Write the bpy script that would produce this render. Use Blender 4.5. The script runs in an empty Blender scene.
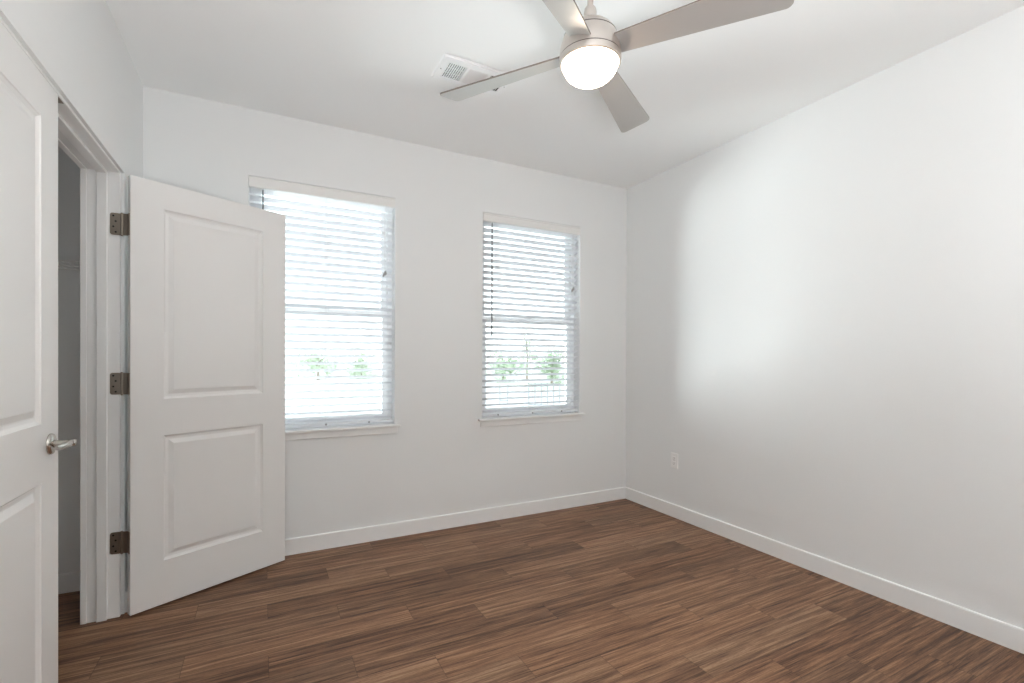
import bpy, bmesh, math, random
from mathutils import Vector, Matrix

# ------------------------------------------------------------------ camera
SC = bpy.context.scene
COL = SC.collection
FPX, YAW, ROLL, PITCH, CY = 479.31, 0.4783, 0.0036, -0.0040, 360.02
EYE = 1.240
cam_data = bpy.data.cameras.new('camera')
cam = bpy.data.objects.new('camera', cam_data)
COL.objects.link(cam)
fwd = Vector((math.sin(YAW) * math.cos(PITCH), math.cos(YAW) * math.cos(PITCH), math.sin(PITCH)))
right0 = Vector((math.cos(YAW), -math.sin(YAW), 0))
up0 = right0.cross(fwd)
rgt = right0 * math.cos(ROLL) + up0 * math.sin(ROLL)
upv = -right0 * math.sin(ROLL) + up0 * math.cos(ROLL)
m = Matrix.Identity(4)
for i in range(3):
    m[i][0], m[i][1], m[i][2] = rgt[i], upv[i], -fwd[i]
m[0][3], m[1][3], m[2][3] = 0, 0, EYE
cam.matrix_world = m
cam_data.sensor_width = 36.0
cam_data.sensor_fit = 'HORIZONTAL'
cam_data.lens = FPX / 1024 * 36
cam_data.shift_x = 0
cam_data.shift_y = (CY - 341.5) / 1024
cam_data.clip_start = 0.02
cam_data.clip_end = 400
SC.camera = cam

# ------------------------------------------------------------------ daylight, added fill lamps, exposure
SKY_STRENGTH = 4.0
HALL_FILL_POWER = 4.0
LAMP_STRENGTH = 22.0
CEILING_FILL_POWER = 76.0
OUTDOOR_FILL_POWER = 2400.0
world = bpy.data.worlds.new('overcast_sky')
SC.world = world
world.use_nodes = True
wn = world.node_tree
bgn = wn.nodes['Background']
tc = wn.nodes.new('ShaderNodeTexCoord')
sp = wn.nodes.new('ShaderNodeSeparateXYZ')
wr = wn.nodes.new('ShaderNodeValToRGB')
wr.color_ramp.elements[0].position = 0.0
wr.color_ramp.elements[0].color = (0.94, 0.97, 1.0, 1)
wr.color_ramp.elements[1].position = 0.9
wr.color_ramp.elements[1].color = (0.80, 0.89, 1.0, 1)
wn.links.new(tc.outputs['Generated'], sp.inputs[0])
wn.links.new(sp.outputs['Z'], wr.inputs[0])
wn.links.new(wr.outputs[0], bgn.inputs['Color'])
bgn.inputs['Strength'].default_value = SKY_STRENGTH

SC.view_settings.view_transform = 'Standard'
SC.view_settings.look = 'None'
SC.view_settings.gamma = 1.0
SC.view_settings.use_curve_mapping = False
SC.view_settings.exposure = 0.0
try:
    SC.cycles.max_bounces = 14
    SC.cycles.diffuse_bounces = 10
    SC.cycles.transparent_max_bounces = 16
    SC.cycles.caustics_reflective = False
    SC.cycles.caustics_refractive = False
except Exception:
    pass

# added fill lamp in the hall, shining in through the opening behind the camera
hl = bpy.data.lights.new('hall_fill_light', 'AREA')
hl.shape = 'RECTANGLE'; hl.size = 2.2; hl.size_y = 2.0
hl.energy = HALL_FILL_POWER
hl.color = (1.0, 0.97, 0.94)
hlo = bpy.data.objects.new('hall_fill_light', hl)
COL.objects.link(hlo)
hlo.location = (0.45, -3.95, 1.35)
hlo.rotation_euler = (math.radians(90), 0, 0)
hlo['label'] = 'added fill lamp in the hall behind the camera'
hlo['category'] = 'light'

# added uplight behind the camera, brightens the room by way of the ceiling
fl = bpy.data.lights.new('ceiling_fill_light', 'AREA')
fl.shape = 'DISK'; fl.size = 0.6
fl.energy = CEILING_FILL_POWER
fl.color = (0.98, 0.99, 1.0)
flo = bpy.data.objects.new('ceiling_fill_light', fl)
COL.objects.link(flo)
flo.location = (0.1, -0.65, 0.90)
flo.rotation_euler = (math.radians(180), 0, 0)
flo['label'] = 'added fill lamp aimed up at the ceiling behind the camera'
flo['category'] = 'light'

# added area lamp outside to the left, throws extra light into the windows
gw = bpy.data.lights.new('outdoor_fill_light', 'AREA')
gw.shape = 'RECTANGLE'; gw.size = 6.0; gw.size_y = 2.4
gw.energy = OUTDOOR_FILL_POWER
gw.color = (0.93, 0.97, 1.0)
gwo = bpy.data.objects.new('outdoor_fill_light', gw)
COL.objects.link(gwo)
gwo.location = (-2.75, 6.2, 0.60)
gwo.rotation_euler = (Vector((1.3, 3.3, 1.75)) - Vector(gwo.location)).to_track_quat('-Z', 'Y').to_euler()
gwo['label'] = 'added fill lamp to the left outside the windows'
gwo['category'] = 'light'

# ------------------------------------------------------------------ room measures (metres, camera above the origin)
D, R, L, HC = 3.313, 2.859, 0.594, 2.743
YF = -2.05                      # wall behind the camera
WT = 0.13                       # inner wall thickness
OUT = 0.17                      # outer wall thickness
YO0, YO1, ZO = 1.316, 2.907, 2.121    # closet opening
W1 = (-0.082, 0.806); W2 = (1.466, 2.358)
WZ0, WZ1 = 0.782, 2.342
CX = -1.36                      # closet back
CY0 = 0.95
BB = 0.012; BH = 0.101

# ------------------------------------------------------------------ materials
def mat(name, col=(.8, .8, .8), rough=.5, metal=0., spec=.5):
    mt = bpy.data.materials.new(name); mt.use_nodes = True
    b = mt.node_tree.nodes['Principled BSDF']
    b.inputs['Base Color'].default_value = (*col, 1)
    b.inputs['Roughness'].default_value = rough
    b.inputs['Metallic'].default_value = metal
    b.inputs['Specular IOR Level'].default_value = spec
    return mt

def noise_bump(mt, scale, strength, dist=.001, detail=3., stretch=None):
    nt = mt.node_tree; b = nt.nodes['Principled BSDF']
    g = nt.nodes.new('ShaderNodeNewGeometry')
    mp = nt.nodes.new('ShaderNodeMapping')
    if stretch: mp.inputs['Scale'].default_value = stretch
    n = nt.nodes.new('ShaderNodeTexNoise'); n.inputs['Scale'].default_value = scale
    n.inputs['Detail'].default_value = detail
    bp = nt.nodes.new('ShaderNodeBump'); bp.inputs['Strength'].default_value = strength
    bp.inputs['Distance'].default_value = dist
    nt.links.new(g.outputs['Position'], mp.inputs[0]); nt.links.new(mp.outputs[0], n.inputs['Vector'])
    nt.links.new(n.outputs[0], bp.inputs['Height']); nt.links.new(bp.outputs[0], b.inputs['Normal'])
    return n

M = {}
M['wall'] = mat('wall_paint', (.832, .842, .842), .55, spec=.3); noise_bump(M['wall'], 190, .35, .0012)
M['ceiling'] = mat('ceiling_paint', (.93, .94, .94), .8, spec=.2); noise_bump(M['ceiling'], 160, .35, .0012)
M['trim'] = mat('trim_paint', (.885, .89, .885), .32, spec=.45)
M['door'] = mat('door_paint', (.83, .825, .815), .38, spec=.45); noise_bump(M['door'], 60, .06, .0006, stretch=(1, 1, .08))
M['vinyl'] = mat('window_vinyl', (.92, .93, .94), .35)
M['blind'] = mat('blind_slat_vinyl', (.93, .94, .95), .45)
M['valance'] = mat('valance_vinyl', (.84, .835, .82), .38)
M['nickel'] = mat('satin_nickel', (.50, .475, .44), .24, 1.)
M['hinge'] = mat('aged_nickel_hinge', (.36, .31, .26), .38, 1.)
M['darkmetal'] = mat('dark_slot_metal', (.05, .045, .04), .5, .6)
M['fan'] = mat('brushed_nickel_fan', (.62, .57, .53), .34, .85)
M['blade'] = mat('silver_fan_blade', (.53, .515, .50), .38, .45)
M['bladeedge'] = mat('fan_blade_edge', (.18, .15, .13), .5)
M['plastic'] = mat('outlet_plastic', (.90, .895, .89), .3)
M['slot'] = mat('outlet_slot', (.08, .07, .06), .6)
M['vent'] = mat('vent_enamel', (.94, .95, .96), .4)
M['duct'] = mat('duct_shade', (.06, .06, .06), .8)
M['wire'] = mat('coated_wire', (.8, .8, .78), .35)
M['wand'] = mat('wand_plastic', (.18, .19, .20), .25)
M['cord'] = mat('blind_cord', (.8, .8, .8), .7)
M['tassel'] = mat('cord_tassel', (.38, .37, .36), .5)
M['bark'] = mat('tree_bark', (.34, .29, .24), .9)
M['leaf'] = mat('tree_leaf', (.44, .53, .37), .6)
M['leaf_pale'] = mat('tree_leaf_pale', (.52, .59, .45), .6)
M['rail'] = mat('railing_steel', (.26, .28, .30), .5, .1)
M['groove'] = mat('fan_groove_shade', (.10, .08, .07), .6)

# slats pass a little daylight, as white vinyl does
nt = M['blind'].node_tree; b = nt.nodes['Principled BSDF']
tr = nt.nodes.new('ShaderNodeBsdfTranslucent'); tr.inputs[0].default_value = (.95, .96, .98, 1)
mx = nt.nodes.new('ShaderNodeMixShader'); mx.inputs[0].default_value = .47
nt.links.new(b.outputs[0], mx.inputs[1]); nt.links.new(tr.outputs[0], mx.inputs[2])
nt.links.new(mx.outputs[0], nt.nodes['Material Output'].inputs[0])

# window glass
g = bpy.data.materials.new('window_glass'); g.use_nodes = True; nt = g.node_tree
nt.nodes.remove(nt.nodes['Principled BSDF'])
t_ = nt.nodes.new('ShaderNodeBsdfTransparent'); t_.inputs[0].default_value = (.93, .96, .95, 1)
gl = nt.nodes.new('ShaderNodeBsdfGlossy'); gl.inputs['Roughness'].default_value = .02
fr = nt.nodes.new('ShaderNodeFresnel'); fr.inputs[0].default_value = 1.45
mx = nt.nodes.new('ShaderNodeMixShader')
nt.links.new(fr.outputs[0], mx.inputs[0]); nt.links.new(t_.outputs[0], mx.inputs[1]); nt.links.new(gl.outputs[0], mx.inputs[2])
nt.links.new(mx.outputs[0], nt.nodes['Material Output'].inputs[0])
M['glass'] = g

# lit globe of the fan
g = bpy.data.materials.new('lit_opal_glass'); g.use_nodes = True
b = g.node_tree.nodes['Principled BSDF']
b.inputs['Base Color'].default_value = (.9, .86, .8, 1); b.inputs['Roughness'].default_value = .25
b.inputs['Emission Color'].default_value = (1.0, .80, .62, 1); b.inputs['Emission Strength'].default_value = LAMP_STRENGTH
M['globe'] = g

# floor planks: boards along X, .156 wide, .922 long, end joints stepped by thirds
def floor_material():
    mt = bpy.data.materials.new('walnut_plank_floor'); mt.use_nodes = True
    nt = mt.node_tree; N = nt.nodes; K = nt.links; b = N['Principled BSDF']
    def math_(op, a, bb=None, c=None):
        n = N.new('ShaderNodeMath'); n.operation = op
        for i, v in enumerate((a, bb, c)):
            if v is None: continue
            if isinstance(v, (int, float)): n.inputs[i].default_value = v
            else: K.new(v, n.inputs[i])
        return n.outputs[0]
    def comb(x, y, z):
        n = N.new('ShaderNodeCombineXYZ')
        for i, v in enumerate((x, y, z)):
            if isinstance(v, (int, float)): n.inputs[i].default_value = v
            else: K.new(v, n.inputs[i])
        return n.outputs[0]
    def noise(vec, scale, detail=4, rough=.55, dist=0.):
        n = N.new('ShaderNodeTexNoise'); n.inputs['Scale'].default_value = scale
        n.inputs['Detail'].default_value = detail; n.inputs['Roughness'].default_value = rough
        n.inputs['Distortion'].default_value = dist
        K.new(vec, n.inputs['Vector']); return n.outputs[0]
    geo = N.new('ShaderNodeNewGeometry'); s = N.new('ShaderNodeSeparateXYZ'); K.new(geo.outputs['Position'], s.inputs[0])
    X, Y = s.outputs['X'], s.outputs['Y']
    W, LEN = .156, .922
    rv = math_('DIVIDE', math_('SUBTRACT', Y, 1.445), W)
    row = math_('FLOOR', rv); fy = math_('SUBTRACT', rv, row)
    u = math_('DIVIDE', math_('ADD', math_('SUBTRACT', X, .02), math_('MULTIPLY', math_('SUBTRACT', row, 1.), LEN / 3)), LEN)
    pid = math_('FLOOR', u); fx = math_('SUBTRACT', u, pid)
    wnz = N.new('ShaderNodeTexWhiteNoise'); wnz.noise_dimensions = '2D'; K.new(comb(row, pid, 0.), wnz.inputs['Vector'])
    sc_ = N.new('ShaderNodeSeparateColor'); K.new(wnz.outputs['Color'], sc_.inputs[0])
    r1, r2, r3 = sc_.outputs[0], sc_.outputs[1], sc_.outputs[2]
    # long streaks, different on every board
    v1 = comb(math_('ADD', math_('MULTIPLY', X, 1.0), math_('MULTIPLY', r1, 37.)), math_('ADD', math_('MULTIPLY', Y, 30.), math_('MULTIPLY', r2, 91.)), r3)
    broad = noise(v1, 1.5, 6, .66, .8)
    v2 = comb(math_('ADD', math_('MULTIPLY', X, 5.), math_('MULTIPLY', r2, 53.)), math_('ADD', math_('MULTIPLY', Y, 150.), math_('MULTIPLY', r1, 70.)), 0.)
    fine = noise(v2, 1.3, 5, .65, .3)
    v3 = comb(math_('MULTIPLY', X, 60.), math_('MULTIPLY', Y, 420.), 0.)
    pores = noise(v3, 1.0, 2, .5)
    t = math_('ADD', math_('MULTIPLY', broad, .72), math_('MULTIPLY', fine, .50))
    t = math_('SUBTRACT', t, .097)
    t = math_('ADD', t, math_('MULTIPLY', math_('SUBTRACT', r3, .5), .10))
    ramp = N.new('ShaderNodeValToRGB'); cr = ramp.color_ramp
    stops = [(.37, (.060, .031, .020)), (.45, (.130, .070, .041)), (.52, (.215, .118, .068)), (.59, (.300, .176, .103)), (.68, (.420, .265, .165))]
    cr.elements[0].position = stops[0][0]; cr.elements[0].color = (*stops[0][1], 1)
    cr.elements[1].position = stops[-1][0]; cr.elements[1].color = (*stops[-1][1], 1)
    for p, c in stops[1:-1]:
        e = cr.elements.new(p); e.color = (*c, 1)
    K.new(t, ramp.inputs[0])
    # boards drift a little between red-brown and grey-brown
    hue = N.new('ShaderNodeMix'); hue.data_type = 'RGBA'; hue.blend_type = 'MULTIPLY'
    hue.inputs[0].default_value = 1.
    tint = N.new('ShaderNodeMix'); tint.data_type = 'RGBA'; K.new(r2, tint.inputs[0])
    tint.inputs[6].default_value = (1.05, .97, .93, 1); tint.inputs[7].default_value = (.95, .95, .96, 1)
    K.new(ramp.outputs[0], hue.inputs[6]); K.new(tint.outputs[2], hue.inputs[7])
    pm = N.new('ShaderNodeMix'); pm.data_type = 'RGBA'; pm.blend_type = 'MULTIPLY'; pm.inputs[0].default_value = .5
    pr = N.new('ShaderNodeValToRGB'); pr.color_ramp.elements[0].position = .36; pr.color_ramp.elements[0].color = (.6, .56, .52, 1)
    pr.color_ramp.elements[1].position = .5; pr.color_ramp.elements[1].color = (1, 1, 1, 1)
    K.new(pores, pr.inputs[0]); K.new(hue.outputs[2], pm.inputs[6]); K.new(pr.outputs[0], pm.inputs[7])
    # joints
    ey = math_('MINIMUM', fy, math_('SUBTRACT', 1., fy)); ex = math_('MINIMUM', fx, math_('SUBTRACT', 1., fx))
    jy = math_('LESS_THAN', ey, .0065); jx = math_('LESS_THAN', ex, .0013)
    j = math_('MAXIMUM', jy, jx)
    jm = N.new('ShaderNodeMix'); jm.data_type = 'RGBA'; K.new(math_('MULTIPLY', j, .55), jm.inputs[0])
    K.new(pm.outputs[2], jm.inputs[6]); jm.inputs[7].default_value = (.03, .017, .012, 1)
    K.new(jm.outputs[2], b.inputs['Base Color'])
    K.new(math_('ADD', .36, math_('MULTIPLY', fine, .22)), b.inputs['Roughness'])
    b.inputs['Specular IOR Level'].default_value = .27
    bp = N.new('ShaderNodeBump'); bp.inputs['Strength'].default_value = .25; bp.inputs['Distance'].default_value = .0008
    K.new(math_('SUBTRACT', fine, j), bp.inputs['Height']); K.new(bp.outputs[0], b.inputs['Normal'])
    return mt
M['floor'] = floor_material()

gm = mat('lawn_and_paving', (.4, .42, .3), .9)
nt = gm.node_tree
ge = nt.nodes.new('ShaderNodeNewGeometry'); n = nt.nodes.new('ShaderNodeTexNoise'); n.inputs['Scale'].default_value = .12
rp = nt.nodes.new('ShaderNodeValToRGB'); rp.color_ramp.elements[0].position = .45; rp.color_ramp.elements[0].color = (.40, .42, .34, 1)
rp.color_ramp.elements[1].position = .52; rp.color_ramp.elements[1].color = (.46, .45, .43, 1)
nt.links.new(ge.outputs['Position'], n.inputs['Vector']); nt.links.new(n.outputs[0], rp.inputs[0])
nt.links.new(rp.outputs[0], nt.nodes['Principled BSDF'].inputs['Base Color'])
M['ground'] = gm

# ------------------------------------------------------------------ mesh helpers
def bbox(bm, lo, hi, bevel=0., seg=2):
    a = bmesh.new()
    bmesh.ops.create_cube(a, size=1)
    for v in a.verts:
        v.co = Vector([(lo[i] + hi[i]) / 2 + v.co[i] * (hi[i] - lo[i]) for i in range(3)])
    if bevel:
        bmesh.ops.bevel(a, geom=a.edges[:], offset=bevel, segments=seg, profile=.5, affect='EDGES')
    merge(bm, a)

def merge(bm, a, mtx=None):
    if mtx is not None: bmesh.ops.transform(a, matrix=mtx, verts=a.verts)
    me = bpy.data.meshes.new('tmp'); a.to_mesh(me); a.free(); bm.from_mesh(me); bpy.data.meshes.remove(me)

def tube(bm, pts, r, n=10, caps=True):
    pts = [Vector(p) for p in pts]; rings = []
    rr = r if isinstance(r, (list, tuple)) else [r] * len(pts)
    ref = None
    for i, p in enumerate(pts):
        d = (pts[min(i + 1, len(pts) - 1)] - pts[max(i - 1, 0)]).normalized()
        if ref is None:
            ref = Vector((0, 0, 1)) if abs(d.z) < .9 else Vector((1, 0, 0))
        a = (ref - d * ref.dot(d)).normalized(); ref = a
        b = d.cross(a)
        rings.append([bm.verts.new(p + (a * math.cos(2 * math.pi * k / n) + b * math.sin(2 * math.pi * k / n)) * rr[i]) for k in range(n)])
    for i in range(len(rings) - 1):
        for k in range(n):
            bm.faces.new((rings[i][k], rings[i][(k + 1) % n], rings[i + 1][(k + 1) % n], rings[i + 1][k]))
    if caps:
        bm.faces.new(rings[0][::-1]); bm.faces.new(rings[-1])

def lathe(bm, prof, c=(0, 0, 0), n=48, axis='Z'):
    rings = []
    for r, h in prof:
        if r < 1e-6:
            rings.append([bm.verts.new(pt(0, h, 0, c, axis))])
        else:
            rings.append([bm.verts.new(pt(r, h, 2 * math.pi * k / n, c, axis)) for k in range(n)])
    for A, B in zip(rings, rings[1:]):
        for k in range(n):
            k2 = (k + 1) % n
            if len(A) == 1 and len(B) == 1: continue
            if len(A) == 1: bm.faces.new((A[0], B[k], B[k2]))
            elif len(B) == 1: bm.faces.new((A[k], A[k2], B[0]))
            else: bm.faces.new((A[k], A[k2], B[k2], B[k]))

def pt(r, h, a, c, axis):
    x, y = r * math.cos(a), r * math.sin(a)
    v = {'Z': (x, y, h), 'X': (h, x, y), 'Y': (x, h, y)}[axis]
    return Vector(c) + Vector(v)

def prism(bm, poly, axis, a0, a1):
    """poly in the two other axes, extruded along axis"""
    def mk(p, h):
        return {'X': (h, p[0], p[1]), 'Y': (p[0], h, p[1]), 'Z': (p[0], p[1], h)}[axis]
    A = [bm.verts.new(mk(p, a0)) for p in poly]; B = [bm.verts.new(mk(p, a1)) for p in poly]
    n = len(poly)
    for i in range(n):
        bm.faces.new((A[i], A[(i + 1) % n], B[(i + 1) % n], B[i]))
    bm.faces.new(A[::-1]); bm.faces.new(B)

def obj(name, bm, m_, parent=None, smooth=False, loc=None):
    bmesh.ops.recalc_face_normals(bm, faces=bm.faces[:])
    me = bpy.data.meshes.new(name); bm.to_mesh(me); bm.free()
    for x in (m_ if isinstance(m_, list) else [m_]): me.materials.append(M[x])
    if smooth:
        for p in me.polygons: p.use_smooth = True
        try: me.set_sharp_from_angle(angle=math.radians(38))
        except Exception: pass
    o = bpy.data.objects.new(name, me); COL.objects.link(o)
    if parent is not None:
        o.parent = parent
    if loc is not None: o.location = loc
    return o

def tag(o, label, cat, group=None, kind=None):
    o['label'] = label; o['category'] = cat
    if group: o['group'] = group
    if kind: o['kind'] = kind
    return o

def empty(name, loc=(0, 0, 0), rz=0.):
    o = bpy.data.objects.new(name, None); COL.objects.link(o)
    o.location = loc; o.rotation_euler = (0, 0, rz); o.empty_display_size = .1
    return o

def slab_with_holes(lo, hi, axis, holes):
    """box whose thickness runs along axis ('X' or 'Y'); holes = (u0,u1,z0,z1)"""
    ua = 1 if axis == 'X' else 0
    ta = 0 if axis == 'X' else 1
    us = sorted({lo[ua], hi[ua], *[h[0] for h in holes], *[h[1] for h in holes]})
    zs = sorted({lo[2], hi[2], *[h[2] for h in holes], *[h[3] for h in holes]})
    def solid(i, j):
        if i < 0 or j < 0 or i >= len(us) - 1 or j >= len(zs) - 1: return False
        u, z = (us[i] + us[i + 1]) / 2, (zs[j] + zs[j + 1]) / 2
        return not any(h[0] < u < h[1] and h[2] < z < h[3] for h in holes)
    bm = bmesh.new(); vc = {}
    def V(u, z, t):
        k = (u, z, t)
        if k not in vc:
            co = [0, 0, z]; co[ua] = u; co[ta] = t
            vc[k] = bm.verts.new(co)
        return vc[k]
    t0, t1 = lo[ta], hi[ta]
    for i in range(len(us) - 1):
        for j in range(len(zs) - 1):
            if not solid(i, j): continue
            a, b, c, d = us[i], us[i + 1], zs[j], zs[j + 1]
            for t in (t0, t1): bm.faces.new((V(a, c, t), V(b, c, t), V(b, d, t), V(a, d, t)))
            if not solid(i - 1, j): bm.faces.new((V(a, c, t0), V(a, d, t0), V(a, d, t1), V(a, c, t1)))
            if not solid(i + 1, j): bm.faces.new((V(b, c, t0), V(b, d, t0), V(b, d, t1), V(b, c, t1)))
            if not solid(i, j - 1): bm.faces.new((V(a, c, t0), V(b, c, t0), V(b, c, t1), V(a, c, t1)))
            if not solid(i, j + 1): bm.faces.new((V(a, d, t0), V(b, d, t0), V(b, d, t1), V(a, d, t1)))
    return bm

def struct(name, bm, m_, label, cat):
    return tag(obj(name, bm, m_), label, cat, kind='structure')

# ------------------------------------------------------------------ shell
HX0, HX1, HY0 = -0.75, 1.65, -4.0            # hall behind the camera
bm = bmesh.new(); bbox(bm, (CX - WT, HY0 - WT, -.15), (R + WT, D + OUT, 0))
struct('floor', bm, 'floor', 'dark walnut plank floor running along the window wall', 'floor')
bm = bmesh.new(); bbox(bm, (CX - WT, HY0 - WT, HC), (R + WT, D + OUT, HC + .15))
struct('ceiling', bm, 'ceiling', 'plain white painted ceiling above the fan', 'ceiling')
bm = slab_with_holes((CX - WT, D, 0), (R + WT, D + OUT, HC), 'Y',
                     [(W1[0], W1[1], WZ0 - .018, WZ1), (W2[0], W2[1], WZ0 - .018, WZ1)])
struct('wall_back', bm, 'wall', 'white painted wall with the two windows in it', 'wall')
bm = bmesh.new(); bbox(bm, (R, YF - WT, 0), (R + WT, D, HC))
struct('wall_right', bm, 'wall', 'plain white painted wall with one outlet', 'wall')
bm = slab_with_holes((-L - WT, YF, 0), (-L, D, HC), 'X', [(YO0, YO1, 0, ZO)])
bmesh.ops.remove_doubles(bm, verts=bm.verts, dist=1e-6)
struct('wall_left', bm, 'wall', 'white painted wall with the double closet door opening', 'wall')
bm = slab_with_holes((CX - WT, YF - WT, 0), (R, YF, HC), 'Y', [(-.45, 1.45, 0, 2.43)])
struct('wall_front', bm, 'wall', 'white wall behind the camera with the doorway to the hall', 'wall')
bm = bmesh.new(); bbox(bm, (CX - WT, CY0 - WT, 0), (CX, D, HC)); bbox(bm, (CX, CY0 - WT, 0), (-L - WT, CY0, HC))
struct('wall_closet', bm, 'wall', 'unlit white walls inside the closet', 'wall')
bm = bmesh.new()
bbox(bm, (HX0 - WT, HY0, 0), (HX0, YF - WT, HC)); bbox(bm, (HX1, HY0, 0), (HX1 + WT, YF - WT, HC))
bbox(bm, (HX0 - WT, HY0 - WT, 0), (HX1 + WT, HY0, HC))
struct('wall_hall', bm, 'wall', 'white walls of the hall behind the camera', 'wall')

def base_prof(out=1):
    return [(0, 0), (BB, 0), (BB, BH - .006), (BB - .003, BH - .001), (BB - .006, BH), (0, BH)]
def baseboard(name, axis, wall, sign, a0, a1, label):
    bm = bmesh.new()
    poly = [(wall + sign * p[0], p[1]) for p in base_prof()]
    prism(bm, poly, axis, a0, a1)
    return struct(name, bm, 'trim', label, 'baseboard')
baseboard('baseboard_back', 'X', D, -1, -L, R, 'white baseboard along the wall under the windows')
baseboard('baseboard_right', 'Y', R, -1, YF, D - BB, 'white baseboard along the plain right-hand wall')
baseboard('baseboard_left', 'Y', -L, 1, YO1 + .012, D - BB, 'short white baseboard behind the open closet door')
baseboard('baseboard_near', 'Y', -L, 1, YF, YO0 - .012, 'white baseboard on the left wall beside the camera')
baseboard('baseboard_closet', 'X', D, -1, CX, -L - WT, 'white baseboard on the end wall inside the dark closet')
baseboard('baseboard_closet_back', 'Y', CX, 1, CY0, D - BB, 'white baseboard along the back of the closet')

# closet jamb (lining, stop, inner casing)
JX0, JX1 = -L - .012, -L - WT - .005
JY0, JY1, JZ = YO0 + .026, YO1 - .027, ZO - .011
bm = bmesh.new()
for y0, y1 in ((JY1, YO1), (YO0, JY0)):
    bbox(bm, (JX1, y0, 0), (JX0, y1, ZO), .002, 2)
bbox(bm, (JX1, JY0, JZ), (JX0, JY1, ZO), .002, 2)
sx0, sx1 = JX0 - .086, JX0 - .046
bbox(bm, (sx0, JY1 - .012, 0), (sx1, JY1 + .001, JZ), .003, 2)
bbox(bm, (sx0, JY0 - .001, 0), (sx1, JY0 + .012, JZ), .003, 2)
bbox(bm, (sx0, JY0 + .012, JZ - .012), (sx1, JY1 - .012, JZ + .001), .003, 2)
cx0, cx1 = JX1 - .022, JX1 + .001
bbox(bm, (cx0, JY1 - .004, 0), (cx1, JY1 + .057, JZ + .062), .002, 2)
bbox(bm, (cx0, JY0 - .057, 0), (cx1, JY0 + .004, JZ + .062), .002, 2)
bbox(bm, (cx0, JY0 + .004, JZ - .004), (cx1, JY1 - .004, JZ + .062), .002, 2)
jamb = struct('trim_1', bm, 'trim', 'white door lining and stop around the closet opening', 'door frame')

# ------------------------------------------------------------------ windows
def make_window(idx, x0, x1, label):
    root = empty('window_%d' % idx, (0, 0, 0)); tag(root, label, 'window', kind='structure')
    ya, yb = D + .085, D + OUT - .01
    z0, z1 = WZ0 - .018, WZ1
    zm = 1.545
    bm = bmesh.new(); f = .032
    bbox(bm, (x0, ya, z0), (x0 + f, yb, z1), .003); bbox(bm, (x1 - f, ya, z0), (x1, yb, z1), .003)
    ft = .012
    bbox(bm, (x0 + f, ya, z0), (x1 - f, yb, z0 + f + .015), .003); bbox(bm, (x0 + f, ya, z1 - ft), (x1 - f, yb, z1), .003)
    obj('window_frame', bm, 'vinyl', root)
    s = .038
    for nm, (a, b2, y0, y1) in (('upper_sash', (zm - .018, z1 - ft, ya + .035, yb - .006)), ('lower_sash', (z0 + f + .015, zm + .018, ya + .004, ya + .035))):
        bm = bmesh.new()
        bbox(bm, (x0 + f, y0, a), (x0 + f + s, y1, b2), .003); bbox(bm, (x1 - f - s, y0, a), (x1 - f, y1, b2), .003)
        bbox(bm, (x0 + f + s, y0, a), (x1 - f - s, y1, a + s), .003); bbox(bm, (x0 + f + s, y0, b2 - (.02 if nm == 'upper_sash' else s)), (x1 - f - s, y1, b2), .003)
        so = obj(nm, bm, 'vinyl', root)
        bm = bmesh.new(); ym = (y0 + y1) / 2
        bbox(bm, (x0 + f + s - .004, ym - .002, a + s - .004), (x1 - f - s + .004, ym + .002, b2 - (.02 if nm == 'upper_sash' else s) + .004))
        obj('glass_pane', bm, 'glass', so)
    bm = bmesh.new(); xc = (x0 + x1) / 2
    bbox(bm, (xc - .03, ya - .002, zm + .018), (xc + .03, ya + .022, zm + .03), .003)
    obj('sash_lock', bm, 'vinyl', root)
    bm = bmesh.new()
    bbox(bm, (x0 + .001, D, WZ0 - .018), (x1 - .001, ya, WZ0), .001)
    bbox(bm, (x0 - .036, D - .036, WZ0 - .017), (x1 + .036, D + .002, WZ0), .004, 3)
    obj('window_stool', bm, 'trim', root)
    bm = bmesh.new()
    bbox(bm, (x0 - .018, D - .014, .720), (x1 + .018, D, WZ0 - .017), .003, 2)
    obj('window_apron', bm, 'trim', root)
make_window(1, W1[0], W1[1], 'wide white sash window partly behind the open closet door')
make_window(2, W2[0], W2[1], 'white sash window nearer the right-hand corner of the room')

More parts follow.
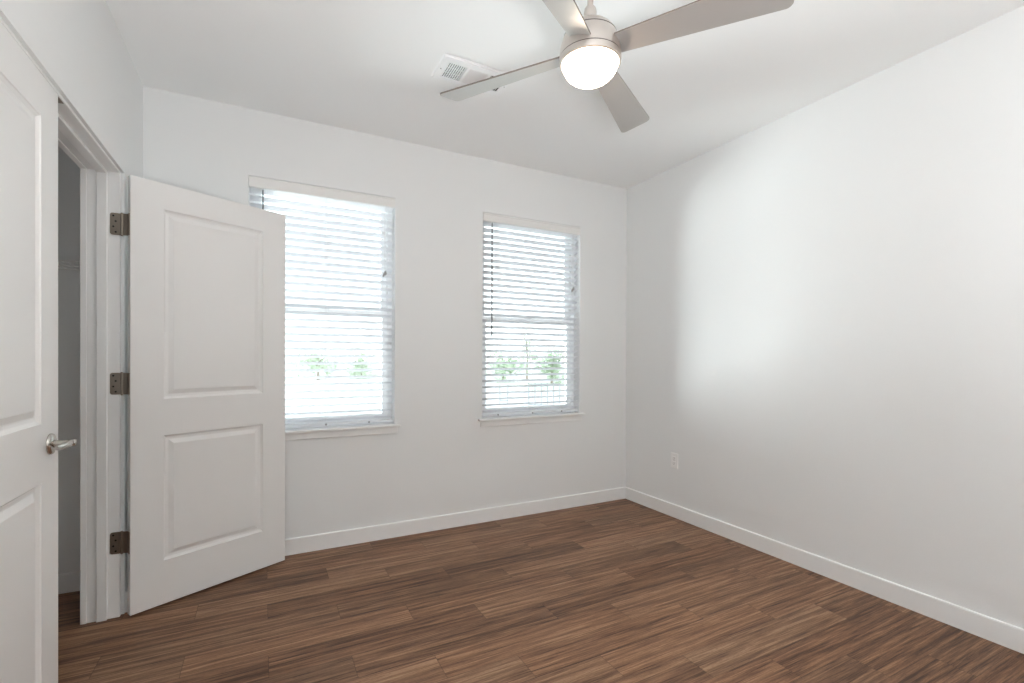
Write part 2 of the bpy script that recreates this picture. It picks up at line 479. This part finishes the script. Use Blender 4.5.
# ------------------------------------------------------------------ blinds
def make_blind(x0, x1, label, wand_bottom):
    yc = D + .040
    root = empty('window_blind', ((x0 + x1) / 2, yc, WZ0)); tag(root, label, 'blind', 'white horizontal blinds in the two windows')
    off = Vector(root.location)
    def put(name, bm, mm, smooth=False):
        bmesh.ops.translate(bm, verts=bm.verts, vec=-off)
        return obj(name, bm, mm, root, smooth)
    xa, xb = x0 + .009, x1 - .009
    tilt = math.radians(22)            # outer edge low, room edge high
    pitch, top, bot = .0462, 2.249, .832
    n = int(round((top - bot) / pitch)) + 1
    bm = bmesh.new()
    for i in range(n):
        zc = bot + i * pitch
        prof_t, prof_b = [], []
        for k in range(7):
            t = -1 + 2 * k / 6
            yy = t * .0250; crown = .0030 * (1 - t * t)
            th = .0014 * (1 if abs(t) < .99 else .4)
            for lst, s_ in ((prof_t, 1), (prof_b, -1)):
                h = crown + s_ * th
                lst.append((yc + yy * math.cos(tilt) + h * math.sin(tilt) * 1, zc - yy * math.sin(tilt) + h * math.cos(tilt)))
        prism(bm, prof_t + prof_b[::-1], 'X', xa, xb)
    put('slat_panel', bm, 'blind', True)
    # head rail and valance
    bm = bmesh.new(); bbox(bm, (xa, D + .016, 2.285), (xb, D + .070, WZ1 - .003), .002)
    put('head_rail', bm, 'valance')
    bm = bmesh.new()
    prof = [(D + .008, 2.272), (D - .004, 2.272), (D - .008, 2.277), (D - .006, 2.286), (D - .006, 2.322), (D - .009, 2.330), (D - .007, 2.336), (D + .008, 2.336)]
    prism(bm, prof, 'X', x0 + .002, x1 - .002)
    put('valance', bm, 'valance')
    # bottom rail with plugs
    bm = bmesh.new(); bbox(bm, (xa, yc - .026, .794), (xb, yc + .026, .812), .004, 3)
    br = put('bottom_rail', bm, 'blind')
    lad = (x0 + .14, (x0 + x1) / 2, x1 - .17)
    for xx in lad:
        bm = bmesh.new(); lathe(bm, [(0, -.0035), (.006, -.0035), (.007, 0), (0, 0)], (xx, yc - .026, .803), 14, 'Y')
        bmesh.ops.translate(bm, verts=bm.verts, vec=-off)
        o = obj('rail_plug', bm, 'tassel', br)
    for xx in lad:
        bm = bmesh.new()
        for yy in (yc - .027, yc + .027):
            tube(bm, [(xx, yy, .812), (xx, yy, 2.29)], .0008, 5)
        tube(bm, [(xx + .012, yc - .027, .812), (xx + .012, yc - .027, 2.29)], .0006, 5)
        for i in range(n):
            zc = bot + i * pitch
            dz = .0265 * math.sin(tilt)
            tube(bm, [(xx, yc - .026, zc + dz - .003), (xx, yc + .026, zc - dz - .003)], .0006, 4)
        put('ladder_cord', bm, 'cord')
    # tilt wand
    xw = x0 + .078
    bm = bmesh.new()
    tube(bm, [(xw, D + .012, 2.292), (xw, D + .002, 2.276), (xw, D + .001, 2.262)], .0016, 6)
    tube(bm, [(xw, D + .001, 2.264), (xw, D + .001, wand_bottom + .05), (xw, D + .001, wand_bottom)], [.0046, .0046, .0058], 8)
    put('tilt_wand', bm, 'wand', True)
    # lift cords and tassels
    xq = x1 - .070
    bm = bmesh.new()
    for q in range(3):
        tube(bm, [(xq + .003 * (q - 1), D + .004, 2.29), (xq + .003 * (q - 1), D + .003, 1.83 + .004 * q)], .0007, 5)
    co = put('lift_cord', bm, 'cord')
    for q, (dx, dz) in enumerate(((-.009, -.012), (.0, .0), (.008, .006))):
        bm = bmesh.new()
        lathe(bm, [(0, 0), (.0058, .001), (.0062, .006), (.003, .026), (.0012, .030), (0, .030)], (xq + dx, D + .003, 1.802 + dz), 12)
        bmesh.ops.translate(bm, verts=bm.verts, vec=-off)
        obj('cord_tassel', bm, 'tassel', co, True)
    return root
make_blind(*W1, 'white horizontal blind in the window partly behind the open closet door', 1.40)
make_blind(*W2, 'white horizontal blind in the window nearer the right-hand corner', 1.40)

# ------------------------------------------------------------------ closet doors
DW, DT = .7665, .035
DZ0 = .012
def door_mesh(width, height):
    """leaf in local space: x from the hinge edge 0 to width, y 0 (front face) to DT, z 0 to height"""
    bm = bmesh.new()
    panels = [(.136, width - .136, 1.020, height - .128), (.136, width - .136, .216, .838)]
    rings = [(0, 0), (.002, .0040), (.010, .0105), (.019, .0120), (.024, .0118), (.043, .0028), (.045, .0020)]
    xs = sorted({0, width, panels[0][0], panels[0][1]})
    zs = sorted({0, height, panels[0][2], panels[0][3], panels[1][2], panels[1][3]})
    for face, sgn in ((0., 1.), (DT, -1.)):
        vc = {}
        def V(x, z, y):
            k = (round(x, 5), round(z, 5), round(y, 5))
            if k not in vc: vc[k] = bm.verts.new((x, y, z))
            return vc[k]
        for i in range(len(xs) - 1):
            for j in range(len(zs) - 1):
                xm, zm_ = (xs[i] + xs[i + 1]) / 2, (zs[j] + zs[j + 1]) / 2
                if any(p[0] < xm < p[1] and p[2] < zm_ < p[3] for p in panels): continue
                bm.faces.new((V(xs[i], zs[j], face), V(xs[i + 1], zs[j], face), V(xs[i + 1], zs[j + 1], face), V(xs[i], zs[j + 1], face)))
        for p in panels:
            prev = None
            for ins, dep in rings:
                y = face + sgn * dep
                r_ = [V(p[0] + ins, p[2] + ins, y), V(p[1] - ins, p[2] + ins, y), V(p[1] - ins, p[3] - ins, y), V(p[0] + ins, p[3] - ins, y)]
                if prev:
                    for k in range(4):
                        bm.faces.new((prev[k], prev[(k + 1) % 4], r_[(k + 1) % 4], r_[k]))
                prev = r_
            bm.faces.new(prev)
    # edges
    def q(a, b_, c, d): bm.faces.new([bm.verts.new(v) for v in (a, b_, c, d)])
    q((0, 0, 0), (0, DT, 0), (0, DT, height), (0, 0, height)); q((width, 0, 0), (width, 0, height), (width, DT, height), (width, DT, 0))
    q((0, 0, 0), (width, 0, 0), (width, DT, 0), (0, DT, 0)); q((0, 0, height), (0, DT, height), (width, DT, height), (width, 0, height))
    bmesh.ops.remove_doubles(bm, verts=bm.verts, dist=1e-5)
    # split non matching edge verts is harmless: the rim faces stay flat
    return bm

def rounded_plate(bm, y0, y1, z0, z1, r, t0, t1, mtx=None, side=-1):
    """plate in the local YZ plane between x=t0 and t1, corners rounded on the -y (side=-1) edge"""
    pts = []
    def arc(cy, cz, a0, a1):
        for k in range(5):
            a = math.radians(a0 + (a1 - a0) * k / 4); pts.append((cy + r * math.cos(a), cz + r * math.sin(a)))
    if side < 0:
        pts += [(y1, z0), (y1, z1)]; arc(y0 + r, z1 - r, 90, 180); arc(y0 + r, z0 + r, 180, 270)
    else:
        pts += [(y0, z1), (y0, z0)]; arc(y1 - r, z0 + r, -90, 0); arc(y1 - r, z1 - r, 0, 90)
    a = bmesh.new(); prism(a, pts, 'X', t0, t1); merge(bm, a, mtx)

# far leaf, standing open
ang = math.radians(28.2)
hx, hy = -.559, 2.843                       # front bottom corner at the hinge edge
HD = 2.087
far = empty('door_1', (hx, hy, DZ0), ang)
tag(far, 'white two-panel closet door standing open in front of the left window', 'door', kind='structure')
obj('door_leaf', door_mesh(DW, HD), 'door', far)
# near leaf, closed: front face at X = JX0, opposite way round
nearY = JY1 - .003 - DW
near = empty('door_2', (JX0, JY0 + .002, DZ0), math.radians(90))
tag(near, 'white two-panel closet door standing closed at the left edge of the view', 'door', kind='structure')
obj('door_leaf', door_mesh(nearY - JY0 - .004, JZ - DZ0 - .003), 'door', near)

# hinges of the far leaf: one leaf on the jamb, barrel, one leaf on the door edge
PX, PY = -.5975, 2.8755                     # hinge pin
def make_hinge(zc):
    h = empty('hinge', (0, 0, 0)); h.parent = far
    # parts are written in world space and taken back into the door's space
    inv = Matrix.Translation((hx, hy, DZ0)) @ Matrix.Rotation(ang, 4, 'Z')
    inv = inv.inverted()
    H = .103; z0, z1 = zc - H / 2, zc + H / 2
    def fin(bm): bmesh.ops.transform(bm, matrix=inv, verts=bm.verts); return bm
    # jamb leaf (in the X-Z plane on the jamb face)
    bm = bmesh.new(); pts = []; r = .010
    xa, xb = -.643, PX
    for k in range(5):
        a = math.radians(90 + 90 * k / 4); pts.append((xa + r + r * math.cos(a), z1 - r + r * math.sin(a)))
    for k in range(5):
        a = math.radians(180 + 90 * k / 4); pts.append((xa + r + r * math.cos(a), z0 + r + r * math.sin(a)))
    pts += [(xb, z0), (xb, z1)]
    prism(bm, pts, 'Y', JY1 - .0025, JY1 - .0002)
    obj('jamb_plate', fin(bm), 'hinge', h)
    for sx_, sz in ((-.630, .038), (-.621, .013), (-.630, -.013), (-.621, -.038)):
        bm = bmesh.new(); lathe(bm, [(0, 0), (.0042, 0), (.0042, -.0012), (.002, -.0016), (0, -.0008)], (sx_, JY1 - .0025, zc + sz), 12, 'Y')
        obj('screw', fin(bm), 'darkmetal', h)
    bm = bmesh.new()
    for k in range(5):
        a = z0 + H * k / 5 + .0006; b2 = z0 + H * (k + 1) / 5 - .0006
        tube(bm, [(PX, PY, a), (PX, PY, b2)], .0062, 14)
    tube(bm, [(PX, PY, z0 - .004), (PX, PY, z0 - .002), (PX, PY, z1 + .002), (PX, PY, z1 + .004)], [.003, .0052, .0052, .003], 12)
    obj('barrel', fin(bm), 'hinge', h, True)
    # door leaf of the hinge on the edge of the door
    n_ = Vector((-math.sin(ang), math.cos(ang), 0)); u_ = Vector((math.cos(ang), math.sin(ang), 0))
    p0 = Vector((hx, hy, 0)) + n_ * .004
    p1 = Vector((PX, PY, 0)); c1 = Vector((hx, hy, 0)) + n_ * DT
    bm = bmesh.new()
    def strip(A, B, t):
        nn = Vector((-(B - A).y, (B - A).x, 0)).normalized() * t
        vs = [A, B, B + nn, A + nn]
        prism(bm, [(v.x, v.y) for v in vs], 'Z', z0, z1)
    strip(p0 - u_ * .0003, c1 - u_ * .0003, .0022)
    strip(c1 - u_ * .0003, p1, .0022)
    obj('door_plate', fin(bm), 'hinge', h)
    return h
for zc in (1.868, 1.112, .356): make_hinge(zc)

# lever on the near leaf (written in world space, then taken into the leaf's space)
def make_lever():
    h = empty('door_handle'); h.parent = near
    h['label'] = 'satin nickel lever handle'
    inv = (Matrix.Translation((JX0, JY0 + .002, DZ0)) @ Matrix.Rotation(math.radians(90), 4, 'Z')).inverted()
    def fin(bm): bmesh.ops.transform(bm, matrix=inv, verts=bm.verts); return bm
    y0, z0 = 2.040, .960
    bm = bmesh.new(); lathe(bm, [(0, 0), (.0335, 0), (.0335, .004), (.031, .008), (.024, .011), (.016, .012), (0, .012)], (JX0, y0, z0), 40, 'X')
    obj('rosette', fin(bm), 'nickel', h, True)
    bm = bmesh.new(); lathe(bm, [(0, .010), (.0125, .010), (.0115, .016), (.0105, .030), (.011, .044), (.0115, .058), (.010, .064), (0, .066)], (JX0, y0, z0), 24, 'X')
    obj('shank', fin(bm), 'nickel', h, True)
    bm = bmesh.new(); xs_ = JX0 + .054
    path = [(y0 + .008, .0100, .0085, 0), (y0 - .012, .0105, .0080, 0), (y0 - .035, .0100, .0065, .0015), (y0 - .065, .0092, .0055, .001), (y0 - .092, .0088, .0052, -.003), (y0 - .108, .0070, .0045, -.006)]
    rings = []
    for yy, hz, hx_, dx in path:
        rings.append([bm.verts.new((xs_ + dx + hx_ * math.cos(2 * math.pi * k / 16), yy, z0 + .001 + hz * math.sin(2 * math.pi * k / 16))) for k in range(16)])
    for A, B in zip(rings, rings[1:]):
        for k in range(16): bm.faces.new((A[k], A[(k + 1) % 16], B[(k + 1) % 16], B[k]))
    bm.faces.new(rings[0]); bm.faces.new(rings[-1])
    obj('lever', fin(bm), 'nickel', h, True)
make_lever()

# catch plates on the underside of the head lining
for y0, y1 in ((1.985, 2.075), (2.128, 2.175)):
    bm = bmesh.new(); bbox(bm, (JX0 - .034, y0, JZ - .003), (JX0 - .004, y1, JZ), .001)
    for t in (.2, .8):
        lathe(bm, [(0, JZ - .0036), (.003, JZ - .0036), (.0035, JZ - .003), (0, JZ - .003)], (JX0 - .019, y0 + (y1 - y0) * t, 0), 10)
    bmesh.ops.recalc_face_normals(bm, faces=bm.faces[:])
    o = obj('catch_plate', bm, 'hinge', jamb)

# ------------------------------------------------------------------ ceiling fan
FX, FY, ZB = 1.080, 1.459, 2.384
fan = empty('ceiling_fan', (FX, FY, HC))
tag(fan, 'brushed nickel ceiling fan with four blades and a lit round globe', 'ceiling fan')
def fz(z): return z - HC
bm = bmesh.new(); lathe(bm, [(0, 0), (.068, 0), (.068, -.012), (.060, -.040), (.035, -.066), (.016, -.072), (0, -.072)], (0, 0, 0), 48)
obj('canopy', bm, 'fan', fan, True)
bm = bmesh.new(); tube(bm, [(0, 0, -.07), (0, 0, fz(2.50))], .0112, 20)
obj('downrod', bm, 'fan', fan, True)
bm = bmesh.new(); lathe(bm, [(.0113, fz(2.549)), (.017, fz(2.548)), (.0215, fz(2.541)), (.0235, fz(2.530)), (.0235, fz(2.517)), (.0215, fz(2.504)), (.0205, fz(2.484))], n=32)
obj('coupling', bm, 'fan', fan, True)
bm = bmesh.new()
lathe(bm, [(0, fz(2.492)), (.022, fz(2.492)), (.045, fz(2.486)), (.068, fz(2.474)), (.086, fz(2.458)), (.0960, fz(2.442)), (.0975, fz(2.4383))], n=64)
obj('top_cover', bm, 'fan', fan, True)
bm = bmesh.new()
lathe(bm, [(.0, fz(2.4385)), (.0984, fz(2.4385)), (.0988, fz(2.4340)), (.0, fz(2.4340))], n=64)
lathe(bm, [(0, fz(2.3610)), (.1128, fz(2.3610)), (.1130, fz(2.3575)), (0, fz(2.3575))], n=64)
obj('groove_shade_ring', bm, 'groove', fan, True)  # dark rings almost flush with the housing, groove shade put into their colour
bm = bmesh.new()
lathe(bm, [(0, fz(2.4345)), (.0990, fz(2.4345)), (.1045, fz(2.420)), (.1095, fz(2.404)), (.1128, fz(2.388)), (.1140, fz(2.370)), (.1138, fz(2.3610)), (0, fz(2.3610))], n=64)
obj('motor_housing', bm, 'fan', fan, True)
bm = bmesh.new()
lathe(bm, [(0, fz(2.3575)), (.1142, fz(2.3575)), (.1145, fz(2.347)), (.1125, fz(2.337)), (.1065, fz(2.334)), (.1035, fz(2.337)), (0, fz(2.337))], n=64)
obj('light_ring', bm, 'fan', fan, True)
bm = bmesh.new(); pr_ = []
for k in range(15):
    a = math.radians(90 * k / 14)
    pr_.append(((.1020 * math.cos(a) ** .85) if k < 14 else 0, fz(2.337) - .069 * math.sin(a)))
lathe(bm, [(0, fz(2.337))] + pr_, n=64)
obj('light_globe', bm, 'globe', fan, True)

# one blade in its own space: x outwards, pitched about x
R0, R1 = .088, .657
def blade_mesh():
    bm = bmesh.new(); AL = -.256; th = .0028
    def halfw(r): return (.084 + (.143 - .084) * (r - .1) / (R1 - .1)) / 2
    pts = [(R0, -halfw(R0)), (.3, -halfw(.3))]
    c = .022
    for s_ in (-1, 1):
        arc = []
        for k in range(7):
            a = math.radians(90 * k / 6)
            arc.append((R1 - c + c * math.sin(a), s_ * (halfw(R1) - c + c * math.cos(a))))
        pts += arc if s_ < 0 else arc[::-1]
    pts += [(.3, halfw(.3)), (R0, halfw(R0))]
    n = len(pts)
    A = [bm.verts.new((p[0], p[1], -th)) for p in pts]; B = [bm.verts.new((p[0], p[1], th)) for p in pts]
    fa = bm.faces.new(A[::-1]); fb = bm.faces.new(B)
    for i in range(n):
        f = bm.faces.new((A[i], A[(i + 1) % n], B[(i + 1) % n], B[i])); f.material_index = 1
    bmesh.ops.transform(bm, matrix=Matrix.Rotation(AL, 4, 'X'), verts=bm.verts)
    return bm
b0 = obj('blade', blade_mesh(), ['blade', 'bladeedge'], fan)
b0.location = (0, 0, fz(ZB)); b0.rotation_euler = (0, 0, -.987)
for k in (1, 2, 3):
    o = b0.copy(); COL.objects.link(o); o.parent = fan
    o.location = (0, 0, fz(ZB)); o.rotation_euler = (0, 0, -.987 + k * math.pi / 2)

# ------------------------------------------------------------------ ceiling vent
vx0, vx1, vy0, vy1 = .795, 1.190, 2.266, 2.470
vent = empty('ceiling_vent', ((vx0 + vx1) / 2, (vy0 + vy1) / 2, HC))
tag(vent, 'white rectangular air register in the ceiling behind a fan blade', 'vent')
vo = Vector(vent.location)
secs = [(.829, .932), (.948, 1.052), (1.068, 1.160)]
sy0, sy1 = 2.308, 2.440
bm = bmesh.new()
zt, zb_ = HC, HC - .009
xs_ = [vx0, *[v for s_ in secs for v in s_], vx1]
for i in range(0, len(xs_), 2):
    bbox(bm, (xs_[i], sy0, zb_), (xs_[i + 1], sy1, zt))
def flange(y0, y1):
    bbox(bm, (vx0, y0, zb_), (vx1, y1, zt))
flange(vy0, sy0); flange(sy1, vy1)
bbox(bm, (vx0 - .006, vy0 - .006, HC - .003), (vx1 + .006, vy1 + .006, HC))
bmesh.ops.translate(bm, verts=bm.verts, vec=-vo)
obj('register_frame', bm, 'vent', vent)
bm = bmesh.new()
for a, b2 in secs: bbox(bm, (a, sy0, HC - .0036), (b2, sy1, HC - .0030))
bmesh.ops.translate(bm, verts=bm.verts, vec=-vo)
obj('duct_shade_plate', bm, 'duct', vent)  # flat dark plate, the shade inside the duct is in its colour
for q, (a, b2) in enumerate(secs):
    bm = bmesh.new()
    if q == 1:
        n = 13
        for k in range(n):
            y = sy0 + (sy1 - sy0) * (k + .5) / n
            prism(bm, [(y + .0052, HC - .0096), (y + .0044, HC - .0102), (y - .0052, HC - .0044), (y - .0046, HC - .0038)], 'X', a, b2)
    else:
        n = 9; s_ = 1 if q == 0 else -1
        for k in range(n):
            x = a + (b2 - a) * (k + .5) / n
            prism(bm, [(x + s_ * .0022, HC - .0098), (x + s_ * .0008, HC - .0098), (x - s_ * .0030, HC - .0040), (x - s_ * .0014, HC - .0040)], 'Y', sy0, sy1)
        for t in (.33, .66):
            y = sy0 + (sy1 - sy0) * t
            bbox(bm, (a, y - .001, HC - .0060), (b2, y + .001, HC - .0045))
    bmesh.ops.translate(bm, verts=bm.verts, vec=-vo)
    obj('louver_bank', bm, 'vent', vent)
bm = bmesh.new()
for xx in (.811, 1.176):
    lathe(bm, [(0, zb_ - .0012), (.003, zb_ - .0010), (.004, zb_), (0, zb_)], (xx, (sy0 + sy1) / 2, 0), 12)
    bmesh.ops.translate(bm, verts=bm.verts, vec=-vo)
    obj('screw', bm, 'tassel', vent)
    bm = bmesh.new()
bm.free()

# ------------------------------------------------------------------ outlet
oy, oz = 2.741, .442
out = empty('wall_outlet', (R, oy, oz))
tag(out, 'white electrical outlet low on the plain right-hand wall', 'outlet')
bm = bmesh.new(); bbox(bm, (-.0065, -.036, -.0585), (0, .036, .0585), .003, 3); obj('cover_plate', bm, 'plastic', out)
for s_ in (-1, 1):
    bm = bmesh.new(); bbox(bm, (-.0085, -.017, s_ * .0195 - .0145), (-.006, .017, s_ * .0195 + .0145), .0015, 2)
    rc = obj('receptacle', bm, 'plastic', out)
    bm = bmesh.new()
    bbox(bm, (-.0087, -.0085, s_ * .0195 - .002), (-.0080, -.0065, s_ * .0195 + .007))
    bbox(bm, (-.0087, .0060, s_ * .0195 - .002), (-.0080, .0080, s_ * .0195 + .006))
    lathe(bm, [(0, -.0087), (.0028, -.0087), (.0028, -.0080), (0, -.0080)], (0, 0, s_ * .0195 - .008), 12, 'X')
    obj('socket_holes', bm, 'slot', rc)
bm = bmesh.new(); lathe(bm, [(0, -.0078), (.0025, -.0075), (.0035, -.0062), (0, -.0062)], (0, 0, 0), 12, 'X')
obj('screw', bm, 'tassel', out)

# ------------------------------------------------------------------ wire shelf in the closet
sz = 1.698
sh = empty('wire_shelf', ((CX - L - WT) / 2, D, sz))
tag(sh, 'white wire shelf high on the end wall inside the dark closet', 'shelf')
so = Vector(sh.location)
xa, xb = CX + .004, -L - WT - .004
bm = bmesh.new()
x = xa + .01
while x < xb - .005:
    tube(bm, [(x, D - .012, sz), (x, D - .305, sz), (x, D - .308, sz - .028)], .0016, 6); x += .0254
bmesh.ops.translate(bm, verts=bm.verts, vec=-so); obj('wire_deck', bm, 'wire', sh)
for yy, zz in ((D - .012, sz - .003), (D - .303, sz - .003), (D - .309, sz - .029), (D - .155, sz - .004)):
    bm = bmesh.new(); tube(bm, [(xa, yy, zz), (xb, yy, zz)], .0030, 8)
    bmesh.ops.translate(bm, verts=bm.verts, vec=-so); obj('shelf_rail', bm, 'wire', sh, True)
for xx in (xa + .03, (xa + xb) / 2, xb - .03):
    bm = bmesh.new(); bbox(bm, (xx - .008, D - .012, sz - .012), (xx + .008, D, sz + .008), .002)
    bmesh.ops.translate(bm, verts=bm.verts, vec=-so); obj('wall_clip', bm, 'wire', sh)

# ------------------------------------------------------------------ outdoors
GZ = -.85
bm = bmesh.new(); bbox(bm, (-120, D + OUT, GZ - .2), (160, 170, GZ))
tag(obj('ground', bm, 'ground'), 'pale lawn and paving outside the windows', 'ground', kind='structure')
def at(px, depth):
    """point on the ground seen in column px at that view depth"""
    k = (px - 512) / FPX
    return (depth * (math.sin(YAW) + k * math.cos(YAW)), depth * (math.cos(YAW) - k * math.sin(YAW)))
rnd = random.Random(4)
def make_tree(px, depth, h, w, label, leaf='leaf', n=1100, low=.02):
    x, y = at(px, depth)
    t = empty('garden_tree', (x, y, GZ)); tag(t, label, 'tree', 'trees outside the windows')
    bm = bmesh.new(); tube(bm, [(0, 0, 0), (.05, .03, h * .4), (0, .05, h * .75)], [.13, .09, .04], 8)
    for k in range(5):
        a = k * 1.3; tube(bm, [(.03, .03, h * (.35 + .06 * k)), (w * .3 * math.cos(a), w * .3 * math.sin(a), h * (.55 + .06 * k))], [.05, .02], 6)
    obj('trunk', bm, 'bark', t, True)
    bm = bmesh.new()
    blobs = [(rnd.uniform(-.32, .32) * w, rnd.uniform(-.32, .32) * w, h * rnd.uniform(low + .15, .85), rnd.uniform(.18, .30) * w) for _ in range(8)]
    for _ in range(n):
        bx, by, bz, br_ = rnd.choice(blobs)
        v = Vector((rnd.gauss(0, 1), rnd.gauss(0, 1), rnd.gauss(0, 1))).normalized() * br_ * rnd.uniform(.5, 1.05)
        p = Vector((bx, by, bz)) + v
        a = Vector((rnd.gauss(0, 1), rnd.gauss(0, 1), rnd.gauss(0, 1))).normalized(); b_ = a.orthogonal().normalized(); s_ = rnd.uniform(.10, .2)
        bm.faces.new([bm.verts.new(p + q) for q in (a * s_, b_ * s_ * .5, -a * s_, -b_ * s_ * .5)])
    obj('foliage', bm, leaf, t)
make_tree(503, 42, 2.8, 4.2, 'broad leafy tree seen through the left part of the right-hand blind')
make_tree(552, 40, 3.0, 3.0, 'round green tree seen through the right part of the right-hand blind')
make_tree(527, 46, 5.4, 2.2, 'slim taller tree seen between the two others through the right-hand blind', 'leaf_pale', 420)
make_tree(318, 44, 2.8, 4.5, 'pale leafy tree seen through the middle of the left-hand blind', 'leaf_pale')
make_tree(362, 48, 2.9, 3.6, 'pale leafy tree seen through the right part of the left-hand blind', 'leaf_pale')
def railing(pxa, pxb, depth, label, nposts, h=1.0):
    xa, ya = at(pxa, depth); xb, yb = at(pxb, depth)
    r_ = empty('metal_railing', (xa, ya, GZ)); tag(r_, label, 'railing', 'railings outside the windows')
    d = Vector((xb - xa, yb - ya, 0))
    for z in (h, .5 * h, .15):
        bm = bmesh.new(); tube(bm, [(0, 0, z), tuple(d + Vector((0, 0, z)))], .018, 8); obj('rail', bm, 'rail', r_)
    for k in range(nposts):
        p = d * (k / (nposts - 1)); bm = bmesh.new(); tube(bm, [tuple(p), tuple(p + Vector((0, 0, h + .05)))], .022, 8); obj('post', bm, 'rail', r_)
railing(529, 560, 20, 'dark metal railing seen low in the middle of the right-hand blind', 6)
railing(500, 508, 22, 'short dark metal railing seen low in the left part of the right-hand blind', 2, .8)
